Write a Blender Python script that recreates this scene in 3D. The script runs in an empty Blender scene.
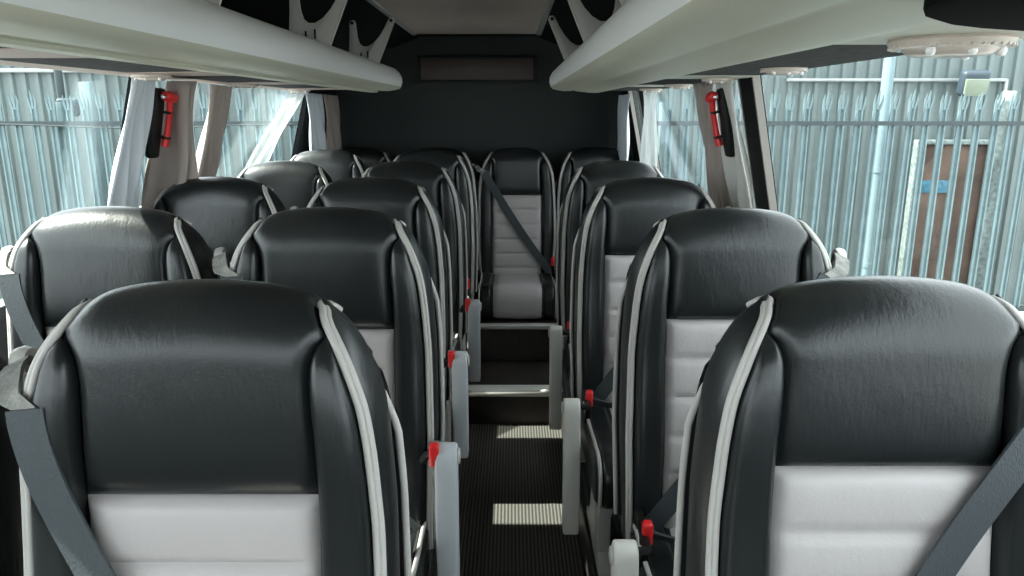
import bpy, bmesh, math, random
import numpy as np
from mathutils import Vector, Matrix
random.seed(7)
PI = math.pi
SC = bpy.context.scene
COL = SC.collection
CAMZ = 1.526

# ------------------------------------------------------------------ materials
def nt(name):
    m = bpy.data.materials.new(name); m.use_nodes = True
    return m, m.node_tree.nodes, m.node_tree.links
def mat(name, color, rough=.5, metal=0., spec=.5, bump=None, mottle=None, coat=0.):
    """bump=(scale, strength, stretch xyz) noise bump; mottle=(scale, amount) colour variation."""
    m, N, L = nt(name)
    b = N['Principled BSDF']
    b.inputs['Base Color'].default_value = (*color, 1)
    b.inputs['Roughness'].default_value = rough
    b.inputs['Metallic'].default_value = metal
    b.inputs['Specular IOR Level'].default_value = spec
    if coat: b.inputs['Coat Weight'].default_value = coat
    tc = N.new('ShaderNodeTexCoord')
    if mottle:
        n = N.new('ShaderNodeTexNoise'); n.inputs['Scale'].default_value = mottle[0]; n.inputs['Detail'].default_value = 5
        L.new(tc.outputs['Object'], n.inputs['Vector'])
        r = N.new('ShaderNodeValToRGB')
        a = mottle[1]
        r.color_ramp.elements[0].color = (*[c*(1-a) for c in color], 1)
        r.color_ramp.elements[1].color = (*[min(1, c*(1+a)) for c in color], 1)
        r.color_ramp.elements[0].position = .3; r.color_ramp.elements[1].position = .7
        L.new(n.outputs['Fac'], r.inputs['Fac']); L.new(r.outputs['Color'], b.inputs['Base Color'])
    if bump:
        prev = None
        for (sc, st, stretch) in (bump if isinstance(bump, list) else [bump]):
            mp = N.new('ShaderNodeMapping'); mp.inputs['Scale'].default_value = stretch
            L.new(tc.outputs['Object'], mp.inputs['Vector'])
            n = N.new('ShaderNodeTexNoise'); n.inputs['Scale'].default_value = sc; n.inputs['Detail'].default_value = 4
            L.new(mp.outputs['Vector'], n.inputs['Vector'])
            bp = N.new('ShaderNodeBump'); bp.inputs['Strength'].default_value = st; bp.inputs['Distance'].default_value = .01
            L.new(n.outputs['Fac'], bp.inputs['Height'])
            if prev: L.new(prev.outputs['Normal'], bp.inputs['Normal'])
            prev = bp
        L.new(prev.outputs['Normal'], b.inputs['Normal'])
    return m

def ribbed(name, axis, pitch, c_lo, c_hi, strength, rough=.95):
    m, N, L = nt(name)
    b = N['Principled BSDF']; b.inputs['Roughness'].default_value = rough; b.inputs['Specular IOR Level'].default_value = .15
    tc = N.new('ShaderNodeTexCoord'); w = N.new('ShaderNodeTexWave')
    w.bands_direction = axis; w.inputs['Scale'].default_value = 2*PI/(20*pitch) ; w.inputs['Distortion'].default_value = .25
    w.inputs['Detail'].default_value = 2; w.inputs['Detail Scale'].default_value = 3
    L.new(tc.outputs['Object'], w.inputs['Vector'])
    n = N.new('ShaderNodeTexNoise'); n.inputs['Scale'].default_value = 180; L.new(tc.outputs['Object'], n.inputs['Vector'])
    mx = N.new('ShaderNodeMix'); mx.data_type = 'FLOAT'; mx.inputs[0].default_value = .5
    L.new(w.outputs['Fac'], mx.inputs[2]); L.new(n.outputs['Fac'], mx.inputs[3])
    r = N.new('ShaderNodeValToRGB'); r.color_ramp.elements[0].color = (*c_lo, 1); r.color_ramp.elements[1].color = (*c_hi, 1)
    r.color_ramp.elements[0].position = .25; r.color_ramp.elements[1].position = .8
    L.new(mx.outputs[0], r.inputs['Fac']); L.new(r.outputs['Color'], b.inputs['Base Color'])
    bp = N.new('ShaderNodeBump'); bp.inputs['Strength'].default_value = strength; bp.inputs['Distance'].default_value = .004
    L.new(w.outputs['Fac'], bp.inputs['Height']); L.new(bp.outputs['Normal'], b.inputs['Normal'])
    return m

M = {}
M['leather'] = mat('black leather', (.0095, .0115, .0122), .31, spec=.5,
                   bump=[(420, .06, (1, 1, 1)), (7, .22, (1.6, 1.6, .8)), (75, .05, (2.2, 2.2, .45))])
M['grey_leather'] = mat('grey leather', (.435, .405, .400), .42, spec=.45,
                        bump=[(380, .10, (1, 1, 1)), (18, .22, (1.6, 1.6, .9))])
M['piping'] = mat('pale piping', (.45, .435, .41), .6)
M['shell'] = mat('dark shell plastic', (.03, .032, .034), .5, bump=(300, .1, (1, 1, 1)))
M['black'] = mat('black plastic', (.005, .005, .0055), .5, spec=.3)
M['arm'] = mat('armrest plastic', (.50, .53, .56), .42, bump=(260, .06, (1, 1, 1)))
M['arm_pale'] = mat('pale armrest plastic', (.68, .67, .62), .45, bump=(260, .06, (1, 1, 1)))
M['steel'] = mat('painted steel', (.52, .51, .48), .42, metal=.1)
M['matte_black'] = mat('matte black', (.004, .004, .0045), .95, spec=.05)
M['chrome'] = mat('chrome', (.75, .75, .74), .2, metal=1)
M['web'] = mat('belt webbing', (.045, .054, .060), .6, bump=(500, .25, (1, 1, .4)))
M['web_pale'] = mat('worn webbing', (.20, .20, .185), .8, mottle=(40, .5), bump=(200, .4, (1, 1, 1)))
M['red'] = mat('red plastic', (.72, .02, .022), .32)
M['cream'] = mat('cream rack plastic', (.57, .575, .475), .38, mottle=(3, .03))
M['rackwhite'] = mat('pale rack front', (.80, .81, .80), .36)
M['felt'] = mat('grey felt', (.085, .088, .09), .95, spec=.1, bump=(300, .4, (1, 1, 1)), mottle=(60, .25))
M['pink'] = mat('beige plate plastic', (.42, .33, .29), .5)
M['lens'] = mat('clear ribbed lens', (.60, .52, .46), .18, spec=.6)
M['lens_clear'] = mat('lens', (.8, .8, .78), .08, spec=.8)
M['darkwall'] = mat('dark carpet wall', (.037, .042, .041), .9, spec=.15, bump=(260, .25, (1, 1, 1)), mottle=(2.2, .12))
M['darkroof'] = mat('dark roof lining', (.012, .014, .015), .95, spec=.1)
M['sidewall'] = mat('side trim plastic', (.10, .105, .11), .6)
M['ceil'] = mat('ceiling panel', (.52, .46, .42), .75, spec=.2, mottle=(4, .08))
M['ceiltrim'] = mat('ceiling trim', (.40, .41, .40), .5)
M['bracket'] = mat('bracket', (.60, .58, .54), .5)
M['brown'] = mat('brown panel', (.055, .036, .030), .5, bump=(8, .15, (1, 8, 8)))
M['nosing'] = mat('step nosing', (.82, .80, .74), .5)
M['woodvinyl'] = mat('wood vinyl', (.030, .024, .021), .45, bump=(14, .25, (9, 9, .5)), mottle=(9, .35))
M['pillar'] = mat('black pillar', (.006, .007, .008), .9, spec=.1)
M['rubber'] = mat('window rubber', (.22, .20, .18), .6)
M['rib'] = ribbed('ribbed carpet', 'X', .0135, (.030, .029, .026), (.115, .110, .098), .5)
M['platform'] = ribbed('platform carpet', 'X', .02, (.03, .03, .03), (.06, .06, .06), .4)
M['cur_white'] = mat('white curtain', (.64, .68, .72), .8, spec=.2, bump=(60, .1, (1, 1, .2)))
M['cur_beige'] = mat('beige grey curtain', (.37, .315, .285), .8, spec=.2, bump=(60, .15, (1, 1, .2)))
M['cur_grey'] = mat('grey curtain', (.54, .53, .50), .8, spec=.2, bump=(60, .1, (1, 1, .2)))
M['galv'] = mat('galvanised steel', (.125, .180, .190), .5, metal=.1, mottle=(7, .16))
M['galv_dark'] = mat('weathered rail', (.030, .042, .046), .6, metal=.1)
M['corr'] = mat('corrugated sheet', (.120, .150, .148), .55, mottle=(1.3, .10))
M['pipe_blue'] = mat('pale blue pipe', (.15, .215, .235), .5, mottle=(6, .08))
M['whitepaint'] = mat('white paint', (.27, .29, .285), .5, mottle=(14, .12))
M['rustwood'] = mat('weathered brown door', (.062, .038, .027), .8, mottle=(5, .35))
M['flaky'] = mat('flaking painted post', (.14, .175, .172), .7, mottle=(26, .4))
M['flood_dark'] = mat('floodlight body', (.03, .045, .06), .5)
M['flood_face'] = mat('floodlight glass', (.20, .235, .18), .3)
M['bluesign'] = mat('blue notice', (.04, .15, .22), .5, mottle=(20, .4))
M['asphalt'] = mat('asphalt', (.21, .21, .205), .9, mottle=(6, .2))
M['bodywhite'] = mat('bus body', (.6, .6, .6), .5)

def glass():
    m, N, L = nt('tinted window glass')
    out = N['Material Output']; N.remove(N['Principled BSDF'])
    t = N.new('ShaderNodeBsdfTransparent'); t.inputs['Color'].default_value = (.92, .965, .96, 1)
    g = N.new('ShaderNodeBsdfGlossy'); g.inputs['Roughness'].default_value = .02; g.inputs['Color'].default_value = (.9, .97, 1, 1)
    f = N.new('ShaderNodeLayerWeight'); f.inputs['Blend'].default_value = .5
    pw = N.new('ShaderNodeMath'); pw.operation = 'POWER'; pw.inputs[1].default_value = 5
    L.new(f.outputs['Facing'], pw.inputs[0])
    ml = N.new('ShaderNodeMath'); ml.operation = 'MULTIPLY_ADD'; ml.inputs[1].default_value = .35; ml.inputs[2].default_value = .015
    L.new(pw.outputs[0], ml.inputs[0])
    mx = N.new('ShaderNodeMixShader')
    L.new(ml.outputs[0], mx.inputs['Fac']); L.new(t.outputs['BSDF'], mx.inputs[1]); L.new(g.outputs['BSDF'], mx.inputs[2])
    L.new(mx.outputs['Shader'], out.inputs['Surface'])
    return m
M['glass'] = glass()
def sheer():
    m, N, L = nt('sheer white curtain')
    out = N['Material Output']; N.remove(N['Principled BSDF'])
    t = N.new('ShaderNodeBsdfTransparent'); d = N.new('ShaderNodeBsdfDiffuse'); d.inputs['Color'].default_value = (.6, .62, .62, 1)
    tl = N.new('ShaderNodeBsdfTranslucent'); tl.inputs['Color'].default_value = (.6, .64, .64, 1)
    m1 = N.new('ShaderNodeMixShader'); m1.inputs['Fac'].default_value = .5
    m2 = N.new('ShaderNodeMixShader'); m2.inputs['Fac'].default_value = .5
    L.new(d.outputs['BSDF'], m1.inputs[1]); L.new(tl.outputs['BSDF'], m1.inputs[2])
    L.new(t.outputs['BSDF'], m2.inputs[1]); L.new(m1.outputs['Shader'], m2.inputs[2])
    L.new(m2.outputs['Shader'], out.inputs['Surface'])
    return m
M['sheer'] = sheer()

# ------------------------------------------------------------------ mesh helpers
def grid(bm, pts, flip=False, closed_u=False):
    vs = [[bm.verts.new(p) for p in row] for row in pts]
    R, C_ = len(vs), len(vs[0])
    for i in range(R-1):
        for j in range(C_ if closed_u else C_-1):
            k = (j+1) % C_
            q = (vs[i][j], vs[i][k], vs[i+1][k], vs[i+1][j])
            try: bm.faces.new(q[::-1] if flip else q)
            except ValueError: pass
    return vs
def tube(bm, path, r, n=8, caps=True):
    path = [Vector(p) for p in path]
    rows, up = [], None
    for i, p in enumerate(path):
        a = path[max(0, i-1)]; b = path[min(len(path)-1, i+1)]
        t = (b-a).normalized()
        if up is None:
            up = Vector((0, 0, 1)) if abs(t.z) < .9 else Vector((1, 0, 0))
        u = (up - t*up.dot(t)).normalized(); v = t.cross(u); up = u
        rr = r[i] if isinstance(r, (list, tuple)) else r
        rows.append([p + u*rr*math.cos(2*PI*k/n) + v*rr*math.sin(2*PI*k/n) for k in range(n)])
    vs = grid(bm, rows, closed_u=True)
    if caps:
        bm.faces.new(vs[0][::-1]); bm.faces.new(vs[-1])
def box(bm, c, s, bev=0., rot=None, seg=2):
    b2 = bmesh.new(); bmesh.ops.create_cube(b2, size=1)
    for v in b2.verts: v.co = Vector((v.co.x*s[0], v.co.y*s[1], v.co.z*s[2]))
    if bev: bmesh.ops.bevel(b2, geom=b2.edges[:], offset=bev, segments=seg, profile=.5, affect='EDGES')
    mtx = Matrix.Translation(Vector(c)) @ (rot.to_4x4() if rot else Matrix())
    b2.transform(mtx); join(bm, b2)
def join(bm, b2):
    me = bpy.data.meshes.new('tmp'); b2.to_mesh(me); b2.free(); bm.from_mesh(me); bpy.data.meshes.remove(me)
def prism(bm, outline, axis, a, b, bev=0.):
    """outline: 2D points; extruded along axis ('x': (y,z) / 'y': (x,z) / 'z': (x,y)) from a to b."""
    b2 = bmesh.new()
    def P(p, t):
        return {'x': (t, p[0], p[1]), 'y': (p[0], t, p[1]), 'z': (p[0], p[1], t)}[axis]
    A = [b2.verts.new(P(p, a)) for p in outline]; B = [b2.verts.new(P(p, b)) for p in outline]
    n = len(outline)
    fa = b2.faces.new(A); fb = b2.faces.new(B[::-1])
    for i in range(n): b2.faces.new((A[i], B[i], B[(i+1) % n], A[(i+1) % n]))
    bmesh.ops.recalc_face_normals(b2, faces=b2.faces[:])
    if bev:
        es = [e for e in b2.edges if any(len(f.verts) == n for f in e.link_faces)] if n > 4 else b2.edges[:]
        bmesh.ops.bevel(b2, geom=es, offset=bev, segments=2, profile=.5, affect='EDGES')
    join(bm, b2)
def lathe(bm, prof, c, n=20, axis='z'):
    rows = []
    for (r, h) in prof:
        row = []
        for k in range(n):
            a = 2*PI*k/n; x, y = r*math.cos(a), r*math.sin(a)
            row.append(Vector(c) + Vector({'z': (x, y, h), 'y': (x, h, y), 'x': (h, x, y)}[axis]))
        rows.append(row)
    vs = grid(bm, rows, closed_u=True)
    bm.faces.new(vs[0][::-1]); bm.faces.new(vs[-1])
def mesh_of(bm, name, m, ang=40, recalc=True):
    if recalc: bmesh.ops.recalc_face_normals(bm, faces=bm.faces[:])
    me = bpy.data.meshes.new(name); bm.to_mesh(me); bm.free()
    for mm in (m if isinstance(m, list) else [m]): me.materials.append(mm)
    for p in me.polygons: p.use_smooth = True
    me.set_sharp_from_angle(angle=math.radians(ang))
    return me
def link(name, me, parent=None):
    o = bpy.data.objects.new(name, me); COL.objects.link(o)
    if parent: o.parent = parent
    return o
def obj(name, bm, m, parent=None, ang=40):
    return link(name, mesh_of(bm, name, m, ang), parent)
def thing(name, label, cat, loc=(0, 0, 0), group=None):
    o = bpy.data.objects.new(name, None); COL.objects.link(o); o.location = loc
    o.empty_display_size = .1
    tag(o, label, cat, group); return o
def tag(o, label, cat, group=None):
    o['label'] = label; o['category'] = cat
    if group: o['group'] = group
def struct(name, bm, m, ang=30):
    o = obj(name, bm, m, None, ang); o['kind'] = 'structure'; return o

# ------------------------------------------------------------------ seat geometry
H = 1.119                      # seat height above its platform
LEAN = math.tan(math.radians(5.0))
DMAX, RT, YF, YB = .78, .075, -.052, .062
def smooth_table(xs, ys):
    g = np.linspace(xs[0], xs[-1], 400); v = np.interp(g, xs, ys)
    w = 9; pad = np.concatenate([np.full(w, v[0])*1., v, np.full(w, v[-1])])
    # keep the ends, soften the joints
    k = np.ones(2*w+1)/(2*w+1); s = np.convolve(pad, k, 'valid'); s[0] = v[0]
    return lambda x: float(np.interp(x, g, s))
W_ = smooth_table([0, .012, .03, .05, .075, .12, .2, .3, .5, .78], [.150, .163, .176, .187, .196, .207, .217, .224, .228, .220])
TIPD = .026
def SEAM_(d):
    tip = W_(TIPD)-.006
    if d < TIPD: return tip
    return .150 + (tip-.150)*math.exp(-((d-TIPD)/.020)**1.25) - .005*(1-math.exp(-((d-TIPD)/.03)**2))*math.exp(-((d-.10)/.085)**2)
def prof(t):
    """t 0..1 front face going up, 1..3 over the top, 3..4 down the back -> (y, delta)."""
    if t <= 1:
        d = DMAX + (RT-DMAX)*t
        return YF - .012*math.exp(-((d-.56)/.17)**2) + .006*math.exp(-((d-.3)/.1)**2), d
    if t <= 2:
        a = (t-1)*PI/2; return YF*math.cos(a), RT*(1-math.sin(a))
    if t <= 3:
        a = (3-t)*PI/2; return YB*math.cos(a), RT*(1-math.sin(a))
    d = RT + (DMAX-RT)*(t-3); return YB + .02*math.sin(PI*min(1, d/.7)), d
def halfw(t): return W_(prof(t)[1])
def S(x, t):
    y, d = prof(t)
    sag = .72*x*x + 10*abs(x)**4
    D = d + sag*max(0, 1-d/.16)
    y2 = y - D*LEAN
    return Vector((x, y2, H-D))
def SN(x, t, off):
    e = 1e-3
    dx = S(x+e, t)-S(x-e, t); dt = S(x, min(4, t+e*4))-S(x, max(0, t-e*4))
    n = dx.cross(dt).normalized()
    return S(x, t) + n*off
def t_of(d): return (DMAX-d)/(DMAX-RT)
def seam(t):
    y, d = prof(t)
    lim = W_(d)-.004
    if t > 1.6 or d < TIPD: return lim
    return min(lim, SEAM_(d))
TS = list(np.linspace(0, 1, 26)) + list(np.linspace(1, 2, 12))[1:] + list(np.linspace(2, 3, 12))[1:] + list(np.linspace(3, 4, 16))[1:]

def seat_back():
    bm = bmesh.new()
    NX = 25
    rows = [[SN(halfw(t)*s, t, -.009*(1-abs(s)**14)*(1 if t < 3.05 else 0)) for s in np.linspace(-1, 1, NX)] for t in TS]
    grid(bm, rows)
    ds = [DMAX + (RT-DMAX)*k/25 for k in range(26)] + [RT*(1-math.sin(PI/2*k/11)) for k in range(1, 12)]
    def bulge(d): return float(np.interp(d, [0, .03, .1, .3, .78], [.003, .010, .018, .016, .010]))
    for sgn in (-1, 1):
        rows = []
        for i, d in enumerate(ds):
            tf = t_of(d) if i < 26 else 1 + (i-25)/11
            tb = 3 + (d-RT)/(DMAX-RT) if i < 26 else 3 - (i-25)/11
            w = W_(d)
            a, b = S(sgn*w, tf), S(sgn*w, tb)
            row = []
            for k in range(11):
                f = k/10; p = a.lerp(b, f)
                s = math.sin(PI*f)**.6 if 0 < f < 1 else 0
                p.x += sgn*bulge(d)*s
                if d < .1: p.z += .012*s*(1-d/.1)
                row.append(p)
            rows.append(row)
        grid(bm, rows, flip=(sgn > 0))
    # underside
    a = [S(W_(DMAX)*s, 0) for s in np.linspace(-1, 1, NX)]; b = [S(W_(DMAX)*s, 4) for s in np.linspace(-1, 1, NX)]
    grid(bm, [a, b])
    bmesh.ops.remove_doubles(bm, verts=bm.verts[:], dist=1e-4)
    return bm
def overlay(bm, ts, xr, puff, nx=21, px=6, pt=10, quilt=None):
    """A padded panel lying on the strip: xr(t)->(x0,x1)."""
    rows = []
    n = len(ts)
    for i, t in enumerate(ts):
        x0, x1 = xr(t); tau = 2*i/(n-1)-1
        row = []
        for s in np.linspace(-1, 1, nx):
            e = (1-abs(s)**px)*(1-abs(tau)**pt)
            o = -.005 + (puff+.005)*max(0, e)**.5
            if quilt: o += quilt(t)*(1-abs(s)**8)
            row.append(SN(x0+(x1-x0)*(s+1)/2, t, o))
        rows.append(row)
    grid(bm, rows)
def headrest(d0):
    bm = bmesh.new()
    ts = list(np.linspace(t_of(d0-.0005), 1, 22)) + list(np.linspace(1, 3, 26))[1:] + list(np.linspace(3, 3.12, 4))[1:]
    overlay(bm, ts, lambda t: (-seam(t), seam(t)), .013, nx=31, px=10, pt=14)
    return bm
def bolster(sgn):
    bm = bmesh.new()
    tip = 1+math.asin(1-TIPD/RT)/(PI/2)
    ts = list(np.linspace(0, .85, 22)) + list(np.linspace(.85, tip, 26))[1:]
    def xr(t):
        a, b = seam(t)+.0005, halfw(t)-.005
        if a > b-.002: a = b-.002
        return (sgn*b, sgn*a) if sgn < 0 else (a, b)
    rows = []
    n = len(ts)
    for i, t in enumerate(ts):
        x0, x1 = xr(t); row = []
        wid = abs(x1-x0)
        for s in np.linspace(-1, 1, 15):
            e = (1-abs(s)**4)
            o = -.004 + (.004+min(.026, wid*.42))*max(0, e)**.6
            row.append(SN(x0+(x1-x0)*(s+1)/2, t, o))
        rows.append(row)
    grid(bm, rows)
    return bm
def insert(d0):
    bm = bmesh.new()
    d1 = .775; pitch = .088
    ts = [t_of(d) for d in np.linspace(d1, d0, 66)]
    def q(t):
        d = prof(t)[1]; f = ((d-d0) % pitch)/pitch
        return -.007*math.exp(-(min(f, 1-f)*pitch/.006)**2) + .004*math.sin(PI*f)
    overlay(bm, ts, lambda t: (-seam(t), seam(t)), .010, nx=31, px=14, pt=40, quilt=q)
    return bm
def piping(s0, back=False):
    bm = bmesh.new()
    for sgn in (s0,):
        if not back:
            ts = list(np.linspace(0, 1, 30)) + list(np.linspace(1, 2.35, 22))[1:]
            for off, ox in ((.0030, .0010), (.000, .0075)):
                tube(bm, [SN(sgn*(halfw(t)-.001), t, off) + Vector((sgn*ox, 0, 0)) for t in ts], .0050, 8)
        else:
            ts = list(np.linspace(3.04, 3.95, 34))
            tube(bm, [SN(sgn*(halfw(t)-.016+.036*min(1, (t-3.04)/.16)**.7), t, -.016) for t in ts], .0055, 8)
    return bm
def back_cover():
    """hard rear shell of the backrest with a magazine pocket lip"""
    bm = bmesh.new()
    ts = list(np.linspace(2.75, 3, 6)) + list(np.linspace(3, 3.96, 20))[1:]
    rows = [[SN(halfw(t)*1.07*s, t, .010-.022*abs(s)**6) for s in np.linspace(-1, 1, 17)] for t in ts]
    grid(bm, rows)
    return bm
CUSH = [(-.115, .402), (-.175, .403), (-.26, .402), (-.36, .406), (-.46, .416), (-.525, .424), (-.565, .420), (-.592, .404), (-.606, .380), (-.608, .345),
        (-.602, .312), (-.588, .292), (-.565, .284), (-.40, .282), (-.115, .285)]
def cushion():
    bm = bmesh.new()
    c = Vector((0, -.39, .345))
    rows = []
    for x, sh in ((-.226, .030), (-.224, .014), (-.216, .005), (-.20, 0), (-.1, 0), (0, 0), (.1, 0), (.20, 0), (.216, .005), (.224, .014), (.226, .030)):
        row = []
        for y, z in CUSH:
            dy = 1-sh/.22; dz = 1-sh/.07
            row.append(Vector((x, c.y+(y-c.y)*dy, c.z+(z-c.z)*dz)))
        rows.append(row)
    vs = grid(bm, rows, closed_u=True)
    bm.faces.new(vs[0]); bm.faces.new(vs[-1][::-1])
    return bm
def resample(pts, n):
    P = np.array(pts); L = np.r_[0, np.cumsum(np.linalg.norm(np.diff(P, axis=0), axis=1))]
    t = np.linspace(0, L[-1], n); return np.c_[np.interp(t, L, P[:, 0]), np.interp(t, L, P[:, 1])]
def cush_panel(x0, x1, puff, nx=15, px=6):
    bm = bmesh.new(); pts = resample(CUSH[:13], 44); rows = []
    for i, (y, z) in enumerate(pts):
        a = pts[max(0, i-1)]; b = pts[min(len(pts)-1, i+1)]; d = b-a; d = d/np.linalg.norm(d)
        n = np.array([d[1], -d[0]])
        if n[1] < 0 and i < 10: n = -n
        if i >= 10 and np.dot(n, np.array([y+.39, z-.345])) < 0: n = -n
        tau = 2*i/(len(pts)-1)-1; row = []
        for s in np.linspace(-1, 1, nx):
            e = (1-abs(s)**px)*(1-abs(tau)**16); o = -.004+(puff+.004)*max(0, e)**.5
            row.append(Vector((x0+(x1-x0)*(s+1)/2, y+n[0]*o, z+n[1]*o)))
        rows.append(row)
    grid(bm, rows); return bm
def cush_piping(s0):
    bm = bmesh.new()
    pts = resample(CUSH[:13], 40)
    for s in (s0,):
        tube(bm, [(s*.213, y*1.004, z+.004 if i < 22 else z) for i, (y, z) in enumerate(pts)], .0055, 8)
    return bm
def ribbon(bm, path, width, wdir, th=.0022):
    """flat webbing along path; wdir: width direction (vector or list)"""
    rows = []
    for i, p in enumerate(path):
        p = Vector(p); w = Vector(wdir[i] if isinstance(wdir, list) else wdir).normalized()
        a = Vector(path[max(0, i-1)]); b = Vector(path[min(len(path)-1, i+1)])
        n = (b-a).normalized().cross(w).normalized()
        rows.append([p-w*width/2-n*th, p+w*width/2-n*th, p+w*width/2+n*th, p-w*width/2+n*th])
    vs = grid(bm, rows, closed_u=True); bm.faces.new(vs[0]); bm.faces.new(vs[-1])

def front_y(x, d): return S(x, t_of(d)).y
def seat_parts(side, arm, dz=0., short=False, lap=True, d0=.257):
    """side: -1 belt guide on the -x shoulder; arm: None, 'pair', 'single'. list of (name, mesh, parent index, label)"""
    P = []
    def add(name, bm, m, par=None, label=None, ang=50):
        if dz: bm.transform(Matrix.Translation((0, 0, -dz)))
        P.append((name, mesh_of(bm, name, m, ang), par, label)); return len(P)-1
    def addk(key, name, fn, m, par=None, label=None, ang=60):
        k = (key, dz, short and key[0] == 'c')
        if k not in CACHE:
            bm = fn()
            if key in ('cush', 'cins', 'cbL', 'cbR', 'cpip1', 'cpip-1'):
                if short: bm.transform(Matrix.Translation((0, -.165, 0)) @ Matrix.Diagonal((1, .78, 1, 1)) @ Matrix.Translation((0, .175, 0)))
                if dz: bm.transform(Matrix.Translation((0, 0, .398)) @ Matrix.Diagonal((1, 1.05, 1.28, 1)) @ Matrix.Translation((0, 0, -.422)))
            if dz: bm.transform(Matrix.Translation((0, 0, -dz)))
            CACHE[k] = mesh_of(bm, name, m, ang)
        P.append((name, CACHE[k], par, label)); return len(P)-1
    b = addk('back', 'backrest', seat_back, M['leather'])
    addk('head%s' % d0, 'headrest_panel', lambda: headrest(d0), M['leather'], b)
    addk('bolL', 'side_bolster', lambda: bolster(-1), M['leather'], b)
    addk('bolR', 'side_bolster', lambda: bolster(1), M['leather'], b)
    addk('ins%s' % d0, 'quilted_insert', lambda: insert(d0), M['grey_leather'], b, 'light grey quilted leather panel')
    for s in (-1, 1):
        addk('pip%d' % s, 'piping', lambda s=s: piping(s), M['piping'], b, 'pale double piping')
        addk('pipb%d' % s, 'rear_piping', lambda s=s: piping(s, True), M['piping'], b, 'pale piping')
    addk('cover', 'rear_shell', back_cover, M['shell'], b)
    c = addk('cush', 'cushion', cushion, M['leather'])
    addk('cins', 'cushion_insert', lambda: cush_panel(-.142, .142, .010), M['grey_leather'], c, 'light grey leather panel')
    addk('cbL', 'cushion_bolster', lambda: cush_panel(-.207, -.145, .010), M['leather'], c)
    addk('cbR', 'cushion_bolster', lambda: cush_panel(.145, .207, .010), M['leather'], c)
    for s in (-1, 1): addk('cpip%d' % s, 'cushion_piping', lambda s=s: cush_piping(s), M['piping'], c, 'pale piping')
    # base
    def base():
        bm = bmesh.new()
        if dz: box(bm, (0, -.36, dz+.004), (.40, .36, .05), .006); box(bm, (0, -.07, .30), (.42, .035, .18), .008); return bm
        box(bm, (0, -.33, .265), (.40, .32, .04), .008); box(bm, (0, -.075, .31), (.42, .035, .13), .008); box(bm, (0, -.12, .265), (.36, .12, .03), .006)
        return bm
    addk('base', 'seat_base', base, M['shell'])
    z0 = dz
    for s in (() if dz else (-1, 1)):
        def leg(s=s):
            bm = bmesh.new()
            out = [(-.50, z0), (-.12, z0), (-.12, z0+.025), (-.20, z0+.05), (-.235, max(z0+.06, .15)), (-.235, .25), (-.46, .25), (-.46, max(z0+.06, .20)),
                   (-.43, max(z0+.055, .16)), (-.43, z0+.05), (-.50, z0+.025)]
            prism(bm, out, 'x', s*.175-.02, s*.175+.02, .003)
            return bm
        addk('leg%d' % s, 'leg', leg, M['steel'], None, 'pale steel leg')
    # belt
    if True:
        bm = bmesh.new()
        x0, q0, x1, q1 = side*.198, .130, -side*.205, .735
        n = 30; path = []
        for i in range(n):
            f = i/(n-1); x = x0+(x1-x0)*(f**1.7 if short else f*(.86+.14*f)); d = q0+(q1-q0)*f
            path.append(Vector((x, front_y(0, d)-.030+.006*abs(2*f-1), H-d)))
        wd = [(path[min(n-1, i+2)]-path[max(0, i-2)]).cross(Vector((0, 1, 0))) for i in range(n)]
        ribbon(bm, path, .047, wd)
        sb = add('seat_belt', bm, M['web'], None, 'dark grey seat belt webbing')
        bm = bmesh.new()          # webbing coming over the shoulder guide
        p = [Vector((side*.262, .05, H-.30)), Vector((side*.266, .045, H-.20)), Vector((side*.264, .03, H-.125)), Vector((side*.256, .0, H-.098)),
             Vector((side*.245, -.035, H-.100)), Vector((side*.228, -.075, H-.118)), Vector((x0, path[0].y, path[0].z))]
        p = [Vector(np.array([np.interp(u, range(len(p)), [q[k] for q in p]) for k in range(3)])) for u in np.linspace(0, len(p)-1, 20)]
        ribbon(bm, p, .032, [Vector((side*.75, -.35, -.35)).lerp(wd[0].normalized()*(1 if wd[0].x*side > 0 else -1), max(0, (i-13)/6)) for i in range(20)], .003)
        add('shoulder_webbing', bm, M['web_pale'], sb, 'worn pale webbing over shoulder')
        bm = bmesh.new()          # guide loop
        lathe(bm, [(.010, -.010), (.019, -.010), (.022, 0), (.019, .010), (.010, .010)], (side*.262, .020, H-.105), 14, 'x')
        box(bm, (side*.263, .035, H-.155), (.018, .03, .085), .005)
        add('belt_guide', bm, M['steel'], sb, 'pale grey belt guide')
        lbm = bmesh.new()          # lap strap
        lp = []
        for i in range(16):
            f = i/15; x = -side*.205+side*.41*f
            lp.append(Vector((x, -.245-.02*math.sin(PI*f), .433+.012*math.sin(PI*f)+.03*(1-f)**6)))
        ribbon(lbm, lp, .047, Vector((0, -.75, .66)))
        if lap: add('lap_belt', lbm, M['web'], sb)
        bm = bmesh.new()
        by, bz = (-.20, H-.535) if arm == 'pair' else (-.27, .478)
        bx = -side*.243 if arm == 'pair' else -side*.212
        box(bm, (bx, by, bz), (.022, .026, .052), .006); bk = add('buckle', bm, M['red'], sb, 'red belt buckle')
        bm = bmesh.new()
        tube(bm, [(bx, by+.002, bz-.02), (bx-side*.004, by+.01, bz-.09), (bx, by+.03, .30)], .009, 8); box(bm, (bx, by+.014, bz-.006), (.026, .014, .062), .004)
        add('buckle_stalk', bm, M['web_pale'] if arm == 'pair' else M['black'], bk)
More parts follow.
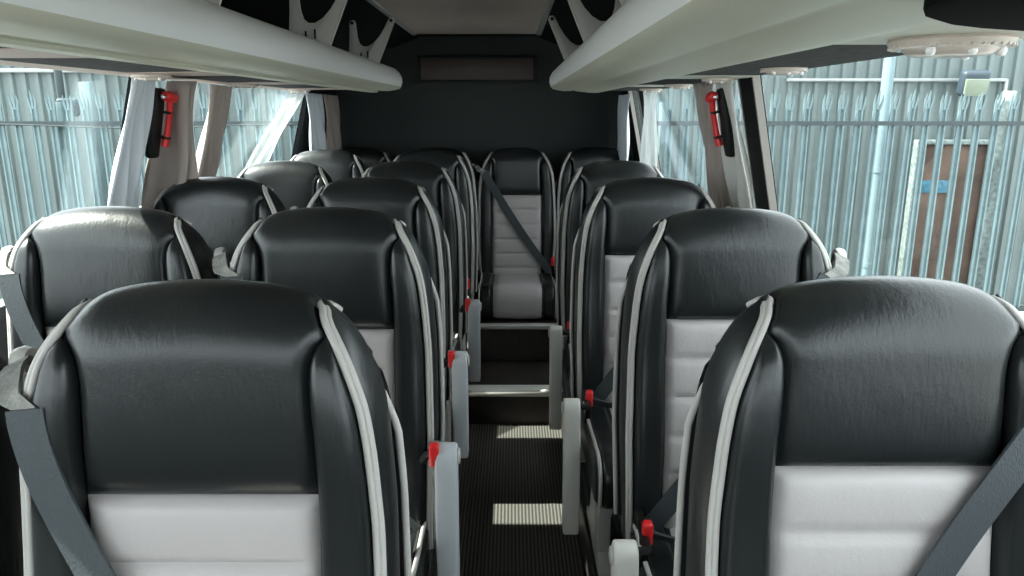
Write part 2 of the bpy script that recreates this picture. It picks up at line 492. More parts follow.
    if arm:
        ax = -side*(.268 if arm == 'pair' else .273)
        if arm == 'pair': ay, at, ab = -.185, H-.515, H-.865
        else: ay, at, ab = -.36, H-.605, H-1.02
        bm = bmesh.new()
        r = .030; out = []
        for k in range(9):
            a = math.radians(-20+k*25); out.append((ay+r*math.cos(a), at-r+r*math.sin(a)))
        if arm == 'pair': out += [(ay-.034, at-.06), (ay-.036, ab+.05), (ay-.034, ab), (ay+.018, ab), (ay+.024, at-.10)]
        else: out += [(ay-.036, at-.06), (ay-.060, (at+ab)/2), (ay-.062, ab+.05), (ay-.055, ab), (ay-.006, ab), (ay+.002, (at+ab)/2), (ay+.022, at-.12)]
        prism(bm, out, 'x', ax-.024, ax+.024, .006)
        a = add('armrest', bm, M['arm'] if arm == 'pair' else M['arm_pale'], None, 'pale grey folded-down armrest')
        bm = bmesh.new()
        lathe(bm, [(.006, -.004), (.017, -.004), (.019, 0), (.017, .004), (.006, .004)], (ax-side*.026, ay, at-r), 16, 'x')
        add('pivot_cap', bm, M['steel'], a)
        bm = bmesh.new()
        tube(bm, [(ax+side*.02, ay+.01, at-r), (-side*.222, ay+.03, at-r-.01), (-side*.21, -.15, at-r-.03)], .010, 10)
        add('pivot_bar', bm, M['black'], a)
    return P
CACHE = {}
PARTSETS = {}
def place_seat(key, spec, x, y, z, label, group, rz=0, armdz=None):
    if key not in PARTSETS: PARTSETS[key] = seat_parts(**spec)
    root = thing('coach_seat', label, 'seat', (x, y, z), group); root.rotation_euler = (0, 0, rz)
    made = []
    for name, me, par, lab in PARTSETS[key]:
        o = link(name, me, root if par is None else made[par])
        if lab: o['label'] = lab
        if armdz and name in ('armrest', 'buckle'): o.location = (armdz[0], 0, armdz[1])
        made.append(o)
    return root

PAIR = dict(side=-1, arm='pair', short=True); WIN = dict(side=-1, arm=None, short=True); SINGLE = dict(side=1, arm='single', d0=.231)
REAR = dict(side=-1, arm=None, dz=.21, lap=False, d0=.270); REARN = dict(side=1, arm=None, dz=.21, lap=False, d0=.270)
Z1 = .18
ordn = ['first', 'second', 'third', 'fourth', 'fifth']
ay = [.935, 1.68, 2.41, 3.17, 3.92]
ax = [-.400, -.418, -.455, -.448, -.436]
wx = [-.920, -.925, -.962, -.972, -.978]
az = [0, 0, .004, .006, .014]
for i in range(5):
    lab = ['black leather aisle seat of the front pair, its pale insert cut by a slanting belt',
           'black leather aisle seat directly behind the front aisle seat of the paired column',
           'black leather aisle seat in the third pair back, red buckle and armrest at its side',
           'black leather aisle seat in the fourth pair back, folded armrest level with the steps',
           'black leather aisle seat in the rearmost pair, just ahead of the back bench row'][i]
    place_seat('win' if i == 4 else 'pair', WIN if i == 4 else PAIR, ax[i], ay[i], Z1+az[i], lab, 'paired seats beside the aisle', 0, [None, (.006, .034), (.022, -.002), (.022, -.030), None][i])
for i in range(5):
    lab = ['black leather window seat of the front pair, only its piped edge showing in the corner',
           'black leather window seat with broad sheen, in front of the clear stretch of fence window',
           'black leather window seat in front of the white curtain and red hammer',
           'black leather window seat below the slanting sheer white drape, fourth pair back',
           'black leather window seat in the rearmost pair, below the narrow pale curtains'][i]
    place_seat('win', WIN, wx[i], ay[i]+(.02 if i else 0), Z1+az[i], lab, 'paired seats beside the windows')
sx = [.497, .498, .450, .446]
sy = [.965, 1.67, 2.41, 3.15]
for i in range(4):
    lab = ['single black leather seat nearest the front, fence doorway seen through window above it',
           'single black leather seat second from the front, red buckle and lap belt beside its armrest',
           'single black leather seat third from the front, rear side window above its shoulder',
           'single black leather seat fourth from the front, last one before the back bench row'][i]
    place_seat('single', SINGLE, sx[i], sy[i], Z1+[-.002, 0, .004, .01][i], lab, 'single seats beside the aisle')
for i, (x, k, sp) in enumerate(((-.93, 'rearw', REAR), (-.45, 'rearw', REAR), (.03, 'rearw', REAR), (.51, 'rearn', REARN))):
    lab = ['black leather back row seat in the window corner below the dark rear wall',
           'black leather back row seat hidden behind the rearmost aisle seat of the pairs',
           'black leather back row seat facing straight down the aisle, belt across grey insert',
           'black leather back row seat between the aisle-facing seat and the pale curtain'][i]
    place_seat(k, sp, x, 4.58, .39-.005, lab, 'back row seats on the raised platform')

# ------------------------------------------------------------------ bus shell
YR, YN = 4.86, -1.35
def wx_at(side, z):           # inner face of the side wall at height z (upper part leans inwards)
    base = 1.276 if side < 0 else .825
    off = 0 if z < 1.12 else (z-1.12)*(.305 if side < 0 else .24)
    return side*(base-off)
struct('floor', (lambda bm: (box(bm, (.005, (YN+3.44)/2, -.03), (.56, 3.44-YN, .06)), bm)[1])(bmesh.new()), M['rib'])
AL, AR = -.245, .255
bm = bmesh.new()
box(bm, ((-1.25+AL)/2, (YN+YR)/2, .06), (AL+1.25, YR-YN, .24)); p1 = struct('floor_platform', bm, M['platform'])
bm = bmesh.new()
box(bm, ((.85+AR)/2, (YN+YR)/2, .06), (.85-AR, YR-YN, .24)); struct('floor_platform', bm, M['platform'])
bm = bmesh.new(); box(bm, ((AL+AR)/2, (3.44+YR)/2, .055), (AR-AL, YR-3.44, .242)); struct('floor_step', bm, M['woodvinyl'])
bm = bmesh.new(); box(bm, (-.2, (3.885+YR)/2, .285), (2.1, YR-3.885, .204)); struct('floor_rear_platform', bm, M['woodvinyl'])
bm = bmesh.new(); box(bm, ((AL+AR)/2, 3.465, .168), (AR-AL-.004, .085, .036), .008); struct('trim_1', bm, M['nosing'])
bm = bmesh.new(); box(bm, ((AL+AR)/2-.02, 3.885, .378), (AR-AL+.3, .05, .024), .006); struct('trim_2', bm, M['steel'])
bm = bmesh.new(); box(bm, (AR-.006, (YN+3.42)/2, .09), (.012, 3.42-YN, .18), .003); struct('trim_3', bm, M['woodvinyl'])
bm = bmesh.new(); box(bm, (AL+.006, (YN+3.42)/2, .09), (.012, 3.42-YN, .18), .003); struct('trim_4', bm, M['woodvinyl'])

def wall_lower(side):
    bm = bmesh.new()
    a = wx_at(side, .5)
    pts = [(a, -.05), (a+side*.05, -.05), (a+side*.05, 1.02), (a, 1.02)]
    prism(bm, pts, 'y', YN, YR)
    pts = [(a-side*.012, 1.02), (a+side*.06, 1.02), (a+side*.05, 1.05), (a-side*.005, 1.05)]
    prism(bm, pts, 'y', YN, YR)
    return bm
struct('wall_left', wall_lower(-1), M['sidewall']); struct('wall_right', wall_lower(1), M['sidewall'])
def wpiece(bm, side, y0, y1, z0, z1, th=.04, inset=0.):
    a0, a1 = wx_at(side, z0)-side*inset, wx_at(side, z1)-side*inset
    prism(bm, [(a0, z0), (a0+side*th, z0), (a1+side*th, z1), (a1, z1)], 'y', y0, y1)
ZW0, ZW1 = 1.05, 1.60
# pillars, window bands
def pillar(name, side, y0, y1, inset=0.):
    bm = bmesh.new(); wpiece(bm, side, y0, y1, ZW0, ZW1+.06, .026, inset); struct(name, bm, M['pillar'])
pillar('trim_5', -1, 2.30, 2.40); pillar('trim_6', -1, 4.22, YR)
pillar('trim_7', 1, 2.25, 2.38); pillar('trim_8', 1, 4.10, 4.24); pillar('trim_9', 1, 4.6, YR)
pillar('trim_10', -1, YN, -1.2); pillar('trim_11', 1, YN, -1.2)
def window(n, side, y0, y1):
    bm = bmesh.new(); wpiece(bm, side, y0, y1, ZW0+.003, ZW1+.055, .006, -.022)
    w = struct('window_%d' % n, bm, M['glass'])
    bm = bmesh.new()
    for (a, b) in ((y0, y0+.010), (y1-.010, y1)): wpiece(bm, side, a, b, ZW0+.004, ZW1+.05, .022, .003)
    f = obj('window_frame', bm, M['rubber'] if side > 0 else M['pillar'], w); f['kind'] = 'structure'
window(1, -1, -1.2, 2.30); window(2, -1, 2.40, 4.22); window(3, 1, -1.2, 2.25); window(4, 1, 2.38, 4.10); window(5, 1, 4.24, 4.6)
bm = bmesh.new(); box(bm, (-.2, YN-.04, .53), (2.14, .08, 1.14)); box(bm, (-.2, YN-.04, 1.93), (2.14, .08, .26)); struct('wall_front', bm, M['sidewall'])  # unseen front wall, added to cut front light and darken the seats' lower reflections
bm = bmesh.new(); box(bm, (-.2, YN-.04, 1.45), (1.98, .006, .70)); struct('window_6', bm, M['glass'])  # unseen windscreen, added for the sheen it gives the seat leather
# rear wall
bm = bmesh.new(); box(bm, (-.2, YR+.03, .95), (2.14, .06, 2.3)); struct('wall_back', bm, M['darkwall'])
# roof: dark lining from the window heads over to the ceiling panel
CL, CR = -.565, .15
def cove(side):
    a = wx_at(side, 1.655)
    inner = CR if side > 0 else CL
    pts = [(a, 1.655), (a-side*.02, 1.74), (a-side*.10, 1.84), (inner+side*.16, 1.915), (inner+side*.02, 1.968)]
    out = [(x+side*.02, z+.06) for x, z in pts][::-1]; out[-1] = (a+side*.05, 1.655)
    bm = bmesh.new(); prism(bm, pts+out, 'y', YN, YR); return bm
struct('ceiling_left', cove(-1), M['darkroof']); struct('ceiling_right', cove(1), M['darkroof'])
bm = bmesh.new(); box(bm, ((CL+CR)/2, (YN+4.55)/2, 1.975), (CR-CL, 4.55-YN, .03)); struct('ceiling', bm, M['ceil'])
bm = bmesh.new(); box(bm, ((CL+CR)/2, (4.55+YR)/2, 1.99), (CR-CL+.06, YR-4.55, .03)); struct('ceiling_rear', bm, M['darkroof'])
for n, x in ((12, CL-.008), (13, CR+.008)):
    bm = bmesh.new(); box(bm, (x, (YN+4.56)/2, 1.962), (.03, 4.56-YN, .018), .006); struct('trim_%d' % n, bm, M['ceiltrim'])
bm = bmesh.new(); box(bm, (-.2, (YN+YR)/2, 2.06), (2.2, YR-YN, .05)); struct('roof', bm, M['bodywhite'])

# brown panel on rear wall
t = thing('vent_panel', 'long brown rectangular panel set high in the dark rear wall', 'panel', (-.22, YR-.02, 1.775))
bm = bmesh.new(); box(bm, (0, .005, 0), (.71, .02, .125), .002); obj('panel', bm, M['brown'], t)
bm = bmesh.new()
for s in (-1, 1):
    box(bm, (s*.364, 0, 0), (.018, .035, .163), .004); box(bm, (0, 0, s*.072), (.71, .035, .018), .004)
obj('surround', bm, M['black'], t)

# ------------------------------------------------------------------ luggage racks
def rack(side):
    xi = .188 if side > 0 else -.548
    cw = .26 if side > 0 else .175
    o = side
    sh = 1.0
    t = thing('luggage_rack', 'cream overhead luggage rack with rounded front above the %s' % ('single seats' if side > 0 else 'paired seats'), 'luggage rack', (0, 0, 0), 'overhead luggage racks')
    wall = wx_at(side, 1.63)
    y0, y1 = (-.45 if side < 0 else -.3), 3.86
    def prf(pts): return [(xi+o*dx, z) for dx, z in pts]
    # rounded end: scale profile near the far end
    front = [(.075, 1.735), (.050, 1.734), (.028, 1.725), (.010, 1.707), (-.001, 1.685), (-.003, 1.662), (.004, 1.640)]
    under = [(.004, 1.640), (.012, 1.630), (.035, 1.624), (.070, 1.619), (.105, 1.620), (.120, 1.6225), (.13, 1.619), (cw*.72, 1.6125), (cw*.85, 1.6115), (cw*.96, 1.613), (cw, 1.618)]
    inner_f = [(.075, 1.722), (.04, 1.70), (.03, 1.66), (.04, 1.645)]
    inner_u = [(cw+.005, 1.635), (.06, 1.640)]
    c = (.10, 1.675)
    def loft(pts):
        bm = bmesh.new(); rows = []
        ys = [(y0, 1.)] + [(y, 1.) for y in np.linspace(y0+.1, y1-.05, 20)] + [(y1-.03, .985), (y1-.012, .94), (y1, .86)]
        for y, s in ys:
            rows.append([Vector((xi+o*(c[0]+(dx-c[0])*s if dx < .12 else dx), y, c[1]+(z-c[1])*(s if dx < .2 else 1))) for dx, z in pts])
        vs = grid(bm, rows, closed_u=True); bm.faces.new(vs[0]); bm.faces.new(vs[-1]); return bm
    obj('front_panel', loft(front+inner_f[::-1]), M['rackwhite'], t, 50)
    obj('lower_panel', loft(under+inner_u), M['cream'], t, 50)
    # floor tray and outer strip by the windows
    bm = bmesh.new()
    xa, xb = xi+o*(cw-.015), wall
    prism(bm, [(xa, 1.640), (xb, 1.640), (xb, 1.652), (xa, 1.652)], 'y', y0, y1)
    obj('tray', bm, M['darkroof'], t)
    bm = bmesh.new()
    prism(bm, [(xi+o*(cw-.015), 1.616), (xi+o*(cw-.003), 1.616), (xi+o*(cw-.003), 1.64), (xi+o*(cw-.015), 1.64)], 'y', y0, y1)
    prism(bm, [(wall-o*.005, 1.622), (wall-o*.20, 1.628), (wall-o*.20, 1.640), (wall-o*.005, 1.640)], 'y', y0, y1)
    obj('outer_strip', bm, M['pink'] if side < 0 else M['cream'], t)
    if side < 0:
        ys = np.arange(1.34, 3.9, .74)
        felt = [(y-.62, y-.10) for y in ys]; plates = [(y-.10, y+.12) for y in ys]; wo = .012; sk = .10
    else:
        ys = np.array([.98, 1.72, 2.27, 2.83, 3.40])
        felt = [(-.28, .84), (1.13, 2.14), (2.34, 2.92), (3.12, 3.80)]; plates = [(.84, 1.13), (2.14, 2.34), (2.92, 3.12)]; wo = .012; sk = .0
    for a, b in felt:
        bm = bmesh.new()
        prism(bm, [(xi+o*(cw+.001), a), (xi+o*(cw+.001), b), (wall-o*wo, b+sk), (wall-o*wo, a+sk*.2)], 'z', 1.6205 if side > 0 else 1.6245, 1.636)
        obj('felt_panel', bm, M['felt'], t)
    for a, b in plates:
        bm = bmesh.new()
        prism(bm, [(xi+o*(cw-.005), a), (xi+o*(cw-.005), b), (wall-o*.012, b), (wall-o*.012, a+sk)], 'z', 1.619 if side > 0 else 1.622, 1.638)
        obj('service_plate', bm, M['cream'] if side > 0 else M['pink'], t)
    # brackets up to the roof lining
    for y in (1.60, 2.55, 3.46) if side < 0 else (.85, 1.65, 2.50, 3.40):
        bm = bmesh.new()
        bx = xi+o*.06
        outl = [(bx-o*.0, 1.70), (bx-o*.012, 1.735), (bx-o*.040, 1.80), (bx-o*.072, 1.875), (bx-o*.088, 1.912), (bx-o*.086, 1.924), (bx-o*.070, 1.926), (bx-o*.060, 1.915),
                (bx-o*.040, 1.878), (bx-o*.018, 1.845), (bx+o*.008, 1.818), (bx+o*.034, 1.803), (bx+o*.056, 1.803), (bx+o*.070, 1.815), (bx+o*.078, 1.840), (bx+o*.082, 1.88), (bx+o*.084, 1.905),
                (bx+o*.092, 1.914), (bx+o*.106, 1.912), (bx+o*.112, 1.90), (bx+o*.114, 1.84), (bx+o*.122, 1.76), (bx+o*.125, 1.66), (bx+o*.03, 1.66)]
        prism(bm, outl, 'y', y-.006, y+.006, .0015)
        # rolled edge flange
        tube(bm, [(p[0], y-.004, p[1]) for p in outl[:5]], .004, 6)
        b = obj('bracket', bm, M['bracket'], t, 30)
        for (px, pz) in ((bx-o*.074, 1.912), (bx+o*.099, 1.901)):
            bm = bmesh.new(); lathe(bm, [(.0035, -.012), (.0075, -.012), (.0075, 0), (.0035, 0)], (px, y, pz), 10, 'y'); obj('bolt', bm, M['black'], b)
        for k in range(3):
            bm = bmesh.new(); box(bm, (bx+o*(.035+.03*k), y-.008, 1.768-.006*k), (.006, .004, .030), .001); obj('slot', bm, M['black'], b)
    return t, ys, wall, xi
racks = {s: rack(s) for s in (-1, 1)}
# round reading-light / vent units under the racks
def light_unit(x, y, z, label, sc=1.):
    t = thing('reading_light', label, 'reading light', (x, y, z), 'reading lights under the racks'); t.scale = (sc, sc, sc)
    bm = bmesh.new(); prof_ = [(.076, 0), (.078, -.004), (.074, -.012), (.068, -.014)]
    lathe(bm, prof_, (0, 0, 0), 36)
    for k in range(36):
        a = 2*PI*k/36; box(bm, (.071*math.cos(a), .071*math.sin(a), -.0115), (.010, .004, .004), .001, Matrix.Rotation(a, 3, 'Z'))
    obj('bezel', bm, M['lens'], t)
    bm = bmesh.new(); lathe(bm, [(.060, -.010), (.058, -.016), (.05, -.022), (.03, -.024)], (0, 0, 0), 28); obj('lens', bm, M['lens'], t)
    for (px, py) in ((-.045, -.035), (.05, -.03), (.0, -.05), (.045, .04)):
        bm = bmesh.new(); lathe(bm, [(.006, -.012), (.007, -.019), (.005, -.024), (.002, -.025)], (px, py, 0), 12)
        obj('spot_nozzle', bm, M['lens_clear'], t)
nm = ['nearest the front', 'second from the front', 'third from the front', 'fourth from the front', 'fifth from the front']
for s in (-1, 1):
    _, ys, wall, xi = racks[s]
    for i, y in enumerate(ys):
        light_unit(wall-s*(.115 if s < 0 or i == 0 else .075), y+.06, 1.6225 if s < 0 else (1.6195 if i == 0 else 1.6212), 'round ribbed reading light under the rack above the %s, %s' % ('single seats' if s > 0 else 'paired seats', nm[i]), 1. if s > 0 and i == 0 else .68)
# dark overhead box at the front end of the rack above the single seats
t = thing('overhead_box', 'black rounded box at the front end of the rack', 'overhead box', (0, 0, 0))
bm = bmesh.new()
out = [(.285, .20), (.288, .52), (.302, .575), (.33, .630), (.37, .672), (.415, .702), (.49, .735), (.62, .76), (.74, .765), (.74, .20)]
prism(bm, out, 'z', 1.597, 1.66, .008); obj('casing', bm, M['matte_black'], t, 35)
bm = bmesh.new(); box(bm, (.58, .45, 1.596), (.22, .3, .012), .004); obj('cover_plate', bm, M['matte_black'], t)

# ------------------------------------------------------------------ curtains
def curtain(name, label, side, y0, y1, m, z1=1.615, z0=.93, folds=5, depth=.03, gather=.0, lean=0., inset=.03, slant=0., ph=0., vert=False, group='window curtains'):
    bm = bmesh.new(); NZ, NY = 26, folds*12
    random.seed(hash(label) % 1000 if False else len(label)*13+int(y0*100))
    jit = [random.uniform(.6, 1.3) for _ in range(folds+2)]
    rows_f = []
    for i in range(NZ):
        fz = i/(NZ-1); z = z1+(z0-z1)*fz
        pinch = 1-gather*math.exp(-((fz-0)/.12)**2)
        row = []
        for j in range(NY+1):
            f = j/NY; u = f*folds
            sm = min(1, fz*2); sm = sm*sm*(3-2*sm); fu = u-int(u); ju = jit[int(u)]*(1-fu)+jit[int(u)+1]*fu; amp = depth*ju*(.55+.45*sm)
            yc = (y0+y1)/2 + slant*fz
            y = yc + (f-.5)*(y1-y0)*pinch + .008*math.sin(3*fz+5*f)
            off = amp*(.5+.5*math.sin(2*PI*u+ph+.8*math.sin(2.2*fz+u)))+.008*math.sin(9*fz+u*2.1)
            row.append(Vector((wx_at(side, 1.58 if vert else z)-side*(inset+off+.012), y, z)))
        rows_f.append(row)
    grid(bm, rows_f)
    o = obj(name, bm, m, None, 180)
    md = o.modifiers.new('thick', 'SOLIDIFY'); md.thickness = .003
    tag(o, label, 'curtain', group); return o
curtain('curtain', 'white curtain hanging just ahead of the red hammer by the pair windows', -1, 2.15, 2.34, M['cur_white'], folds=4, depth=.035, gather=.25)
curtain('curtain', 'beige-grey bunched curtain just behind the red hammer by the pair windows', -1, 2.39, 2.50, M['cur_beige'], folds=5, depth=.14, gather=.1, inset=.02)
curtain('curtain', 'beige-grey curtain end beside the clear rear side window', -1, 2.74, 2.97, M['cur_beige'], folds=3, depth=.05, inset=.02)
curtain('curtain', 'narrow pale blue-white curtain beside the sheer drape', -1, 4.02, 4.36, M['cur_white'], folds=3, depth=.03, vert=True)
curtain('curtain', 'sandy beige curtain against the dark rear wall, paired-seat side', -1, 4.40, 4.76, M['cur_beige'], folds=3, depth=.03, vert=True)
curtain('curtain', 'sheer white drape slanting across the rear window', -1, 3.72, 4.02, M['sheer'], folds=4, depth=.02, slant=-.62, z0=1.1, inset=.02)
curtain('curtain', 'tightly pleated grey curtain hanging behind the red hammer by the single seats', 1, 2.50, 2.76, M['cur_beige'], folds=7, depth=.03, gather=.1)
curtain('curtain', 'pale grey flat-hanging curtain beside the black pillar', 1, 2.26, 2.50, M['cur_grey'], folds=3, depth=.03, gather=.2)
curtain('curtain', 'sheer white drape inside the rear window behind the single seats', 1, 3.55, 3.95, M['sheer'], folds=5, depth=.02, slant=-.12, inset=.02, vert=True)
curtain('curtain', 'pale curtain strip between narrow pillar and rear wall, single-seat side', 1, 4.28, 4.74, M['cur_white'], folds=4, depth=.025, vert=True)

# emergency hammers
def hammer(side, y, label, sc=1.):
    x = wx_at(side, 1.5)-side*.075
    t = thing('emergency_hammer', label, 'hammer', (x, y, 1.50), 'emergency hammers'); t.rotation_euler = (0, math.radians(side*-12), 0); t.scale = (.8, .8, .8)
    bm = bmesh.new(); box(bm, (side*.016, -.012, -.02), (.03, .075, .27), .012); h = obj('holder', bm, M['black'], t)
    bm = bmesh.new()
    tube(bm, [(-side*.018, .014, .075), (-side*.020, .018, .03), (-side*.018, .020, -.05), (-side*.014, .018, -.105)], [.013, .011, .012, .014], 12)
    obj('handle', bm, M['red'], t)
    bm = bmesh.new()
    tube(bm, [(-side*.018, -.035, .088), (-side*.018, -.025, .090), (-side*.018, .01, .090), (-side*.018, .045, .085), (-side*.018, .052, .085)], [.006, .018, .022, .019, .006], 12)
    obj('hammer_head', bm, M['red'], t)
    bm = bmesh.new()
    lathe(bm, [(.006, -.072), (.009, -.070), (.010, -.060), (.005, -.058)], (-side*.018, .022, .088), 10, 'y'); obj('steel_tip', bm, M['chrome'], t)
    for z in (.028, -.07):
        bm = bmesh.new(); box(bm, (-side*.010, .014, z), (.040, .036, .010), .003); obj('clip', bm, M['black'], t)
hammer(-1, 2.35, 'red emergency hammer in black holder between white and beige curtains')
hammer(1, 2.40, 'red emergency hammer on the pale curtain by the black pillar')

# ------------------------------------------------------------------ outside
GZ = -.70
bm = bmesh.new(); box(bm, (0, 4, GZ-.05), (40, 40, .1)); g = struct('ground', bm, M['asphalt'])
FY = 6.95
fence = thing('palisade_fence', 'galvanised palisade fence with split pointed pales behind the bus', 'fence', (0, FY, GZ))
ft = 1.70-GZ
def pale_mesh():
    bm = bmesh.new()
    # W-section pale, front towards -y
    sec = [(-.034, .004), (-.030, -.006), (-.016, -.010), (-.008, .006), (0, .010), (.008, .006), (.016, -.010), (.030, -.006), (.034, .004)]
    th = .003
    zs = [.05, 1.2, ft-.16]
    loop = [(x, y-th) for x, y in sec] + [(x, y+th) for x, y in sec[::-1]]
    rows = [[Vector((x, y, z)) for x, y in loop] for z in zs]
    vs = grid(bm, rows, closed_u=True); bm.faces.new(vs[0])
    # three splayed points
    for cx, sx_, h in ((-.023, -.016, -.03), (0, 0, 0), (.023, .020, -.035)):
        b = [Vector((cx-.011, -.012, ft-.165)), Vector((cx+.011, -.012, ft-.165)), Vector((cx+.011, .008, ft-.165)), Vector((cx-.011, .008, ft-.165))]
        m_ = [Vector((cx+sx_*.7-.009, -.018, ft-.06+h)), Vector((cx+sx_*.7+.009, -.018, ft-.06+h)), Vector((cx+sx_*.7+.009, -.008, ft-.06+h)), Vector((cx+sx_*.7-.009, -.008, ft-.06+h))]
        tp = [Vector((cx+sx_*.55-.002+dx, -.026+dy, ft+h)) for dx, dy in ((0, 0), (.004, 0), (.004, .004), (0, .004))]
        v2 = grid(bm, [b, m_, tp], closed_u=True); bm.faces.new(v2[0]); bm.faces.new(v2[-1])
    return mesh_of(bm, 'pale', M['galv'], 25)
pm = pale_mesh()
k = 0
for i in range(-36, 37):
    o = link('pale', pm, fence); o.location = (i*.157+.03, 0, random.uniform(-.01, .01)); o.rotation_euler = (0, random.uniform(-.006, .006), random.uniform(-.12, .12))
for z in (1.41-GZ, .35):
    bm = bmesh.new()
    prism(bm, [(-.022, z-.020), (-.016, z-.020), (-.016, z+.014), (.05, z+.014), (.05, z+.019), (-.022, z+.019)], 'x', -5.9, 6.0)
    obj('rail', bm, M['galv_dark'], fence)
for x in (-4.17, -1.4, 1.4):
    bm = bmesh.new(); box(bm, (x, .10, 1.15), (.055, .10, 2.3), .004); obj('post', bm, M['galv'], fence)
# barbed cable sagging along the fence
bm = bmesh.new()
tube(bm, [(x, -.04, 1.405-GZ-.02+.018*math.sin(x*2.3)) for x in np.linspace(-5.8, -2.0, 40)], .006, 6)
obj('cable', bm, M['galv_dark'], fence)
# corrugated building
WY = 8.45
bld = thing('warehouse', 'pale corrugated metal warehouse wall beyond the fence', 'building', (0, WY, GZ))
bm = bmesh.new(); rows = [[], []]
x = -14.; pitch = .145; prof_c = [(0, 0), (.055, 0), (.070, -.034), (.112, -.034), (.127, 0)]
pts = []
while x < 14:
    if not (4.50 < x < 5.23): pass
    pts += [(x+a, b) for a, b in prof_c]; x += pitch
for z in (0, 3.4): rows[0 if z == 0 else 1] = [Vector((a, b, z)) for a, b in pts]
grid(bm, rows)
obj('sheet_wall', bm, M['corr'], bld, 20)
bm = bmesh.new()
box(bm, (0, .4, 3.45), (28, 1.0, .10), .01); obj('roof_edge', bm, M['corr'], bld)
# white conduit frame on the wall
bm = bmesh.new()
def wz(v, zc=8.2): return CAMZ-(v-110)*zc*.972/740
zt = wz(80)-GZ
box(bm, (4.2, -.06, zt), (2.4, .035, .035), .008); box(bm, (5.40, -.06, zt-.35), (.035, .035, .72), .008); box(bm, (-4.6, -.06, zt+.10), (3.2, .05, .045), .008)
obj('conduit', bm, M['whitepaint'], bld)
d = thing('shed_door', 'weathered brown door with pale frame in the corrugated wall', 'door', (4.90, WY-.095, GZ))
zt = 1.155-GZ
bm = bmesh.new(); box(bm, (0, 0, zt/2), (.74, .05, zt), .004); obj('door_leaf', bm, M['rustwood'], d)
bm = bmesh.new()
for s in (-1, 1): box(bm, (s*.40, -.02, zt/2+.02), (.075, .10, zt+.04), .006)
box(bm, (0, -.02, zt+.03), (.87, .10, .05), .006); obj('frame', bm, M['flaky'], d)
bm = bmesh.new(); box(bm, (-.17, -.035, wz(187)-GZ), (.34, .012, .14), .002); obj('notice', bm, M['bluesign'], d, )
# posts and pipes
def post(name, label, cat, u, v_top, zc, w, m, y, v_bot=None, round_=True):
    X = (u-511)/740*zc; zt_ = wz(v_top, zc)
    bm = bmesh.new(); zb = GZ if v_bot is None else wz(v_bot, zc)
    if round_:
        tube(bm, [(0, 0, 0), (0, 0, (zt_-zb)*.5), (0, 0, zt_-zb)], w/2, 18)
        lathe(bm, [(w*.3, 0), (w*.85, 0), (w*.85, .03), (w*.5, .035)], (0, 0, 0), 16)
        for zz in (.6, 1.6):
            if zt_-zb > 2: lathe(bm, [(w*.5, zz), (w*.58, zz), (w*.58, zz+.05), (w*.5, zz+.05)], (0, 0, 0), 18)
    else:
        box(bm, (0, 0, (zt_-zb)/2), (w, w*.8, zt_-zb), .006); box(bm, (0, 0, .012), (w*1.7, w*1.5, .024), .004)
    o = obj(name, bm, m); o.location = (X, y, zb); tag(o, label, cat); return o
post('drain_pipe', 'pale blue round pole rising between fence and corrugated wall', 'pole', 880, 30, 7.6, .115, M['pipe_blue'], 7.75)
post('steel_post', 'thin twin blue-grey pole behind the floodlight on the pair side', 'pole', 57, 40, 7.0, .07, M['galv_dark'], 7.28)
post('gate_post', 'wide pale blue fence post beside the sagging cable', 'post', 90, 82, 7.0, .10, M['galv'], 7.17, None, False)
post('gate_post', 'flaking pale post beside the brown door in the fence line', 'post', 1006, 100, 6.9, .12, M['flaky'], 7.14, None, False)
post('corner_post', 'bright white square post rising at the fence end', 'post', 1023, 90, 6.9, .09, M['whitepaint'], 7.34, None, False)
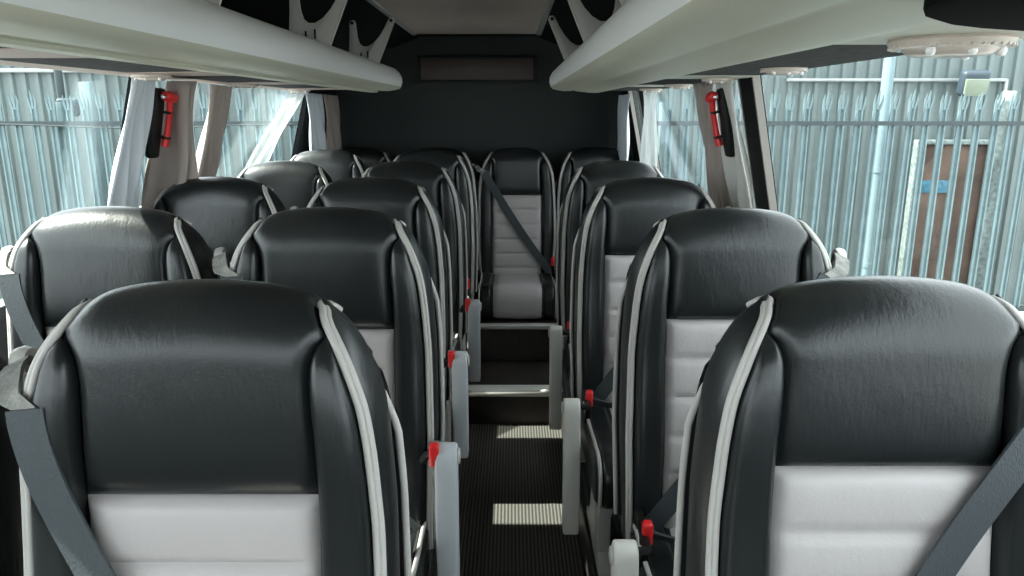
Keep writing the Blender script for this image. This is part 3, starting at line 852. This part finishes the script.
def flood(u, v, zc, y, label, ry, s=1., dark=False):
    X = (u-511)/740*zc; z = wz(v, zc)
    t = thing('floodlight', label, 'floodlight', (X, y, z), 'wall floodlights'); t.rotation_euler = (.22, 0, ry)
    bm = bmesh.new(); box(bm, (0, 0, 0), (.29*s, .13*s, .27*s), .045*s, None, 4); obj('housing', bm, M['flood_dark'], t)
    bm = bmesh.new(); prism(bm, [(-.125*s, .055*s), (-.115*s, -.10*s), (-.09*s, -.122*s), (.09*s, -.122*s), (.115*s, -.10*s), (.125*s, .055*s)], 'y', -.085*s, -.055*s, .006*s); obj('glass', bm, M['galv_dark'] if dark else M['flood_face'], t)
    bm = bmesh.new(); box(bm, (0, .12, -.02), (.05, .24 if not dark else .12, .05), .008); obj('bracket', bm, M['galv_dark'], t)
flood(968, 83, 7.95, 8.17, 'dark rounded floodlight with pale glass on the corrugated wall', 0)
flood(61, 107, 6.8, 7.1, 'small grey floodlight fixed to the pole by the fence', .35, .62, True)

# ------------------------------------------------------------------ light, camera, view
W = bpy.data.worlds.new('World'); SC.world = W; W.use_nodes = True
bg = W.node_tree.nodes['Background']; bg.inputs['Color'].default_value = (.94, .965, 1.0, 1); bg.inputs['Strength'].default_value = 3.0
sun = bpy.data.lights.new('sun', 'SUN'); sun.energy = 12.5; sun.angle = math.radians(.6); sun.color = (1, .95, .85)
so = bpy.data.objects.new('sun', sun); COL.objects.link(so)
el, az_ = math.radians(48), math.radians(1)
dirv = Vector((math.cos(el)*math.cos(az_), math.cos(el)*math.sin(az_), -math.sin(el)))
so.rotation_euler = dirv.to_track_quat('-Z', 'Y').to_euler(); so.location = (-4, 2, 6)

cam = bpy.data.cameras.new('camera'); cam.sensor_width = 36; cam.lens = 740/1024*36; cam.clip_start = .02
co = bpy.data.objects.new('camera', cam); COL.objects.link(co)
co.location = (0, 0, CAMZ); co.rotation_euler = (math.radians(90-13.5), 0, 0)
SC.camera = co
SC.view_settings.view_transform = 'Standard'; SC.view_settings.look = 'None'
SC.view_settings.gamma = 1; SC.view_settings.use_curve_mapping = False; SC.view_settings.exposure = 0.85
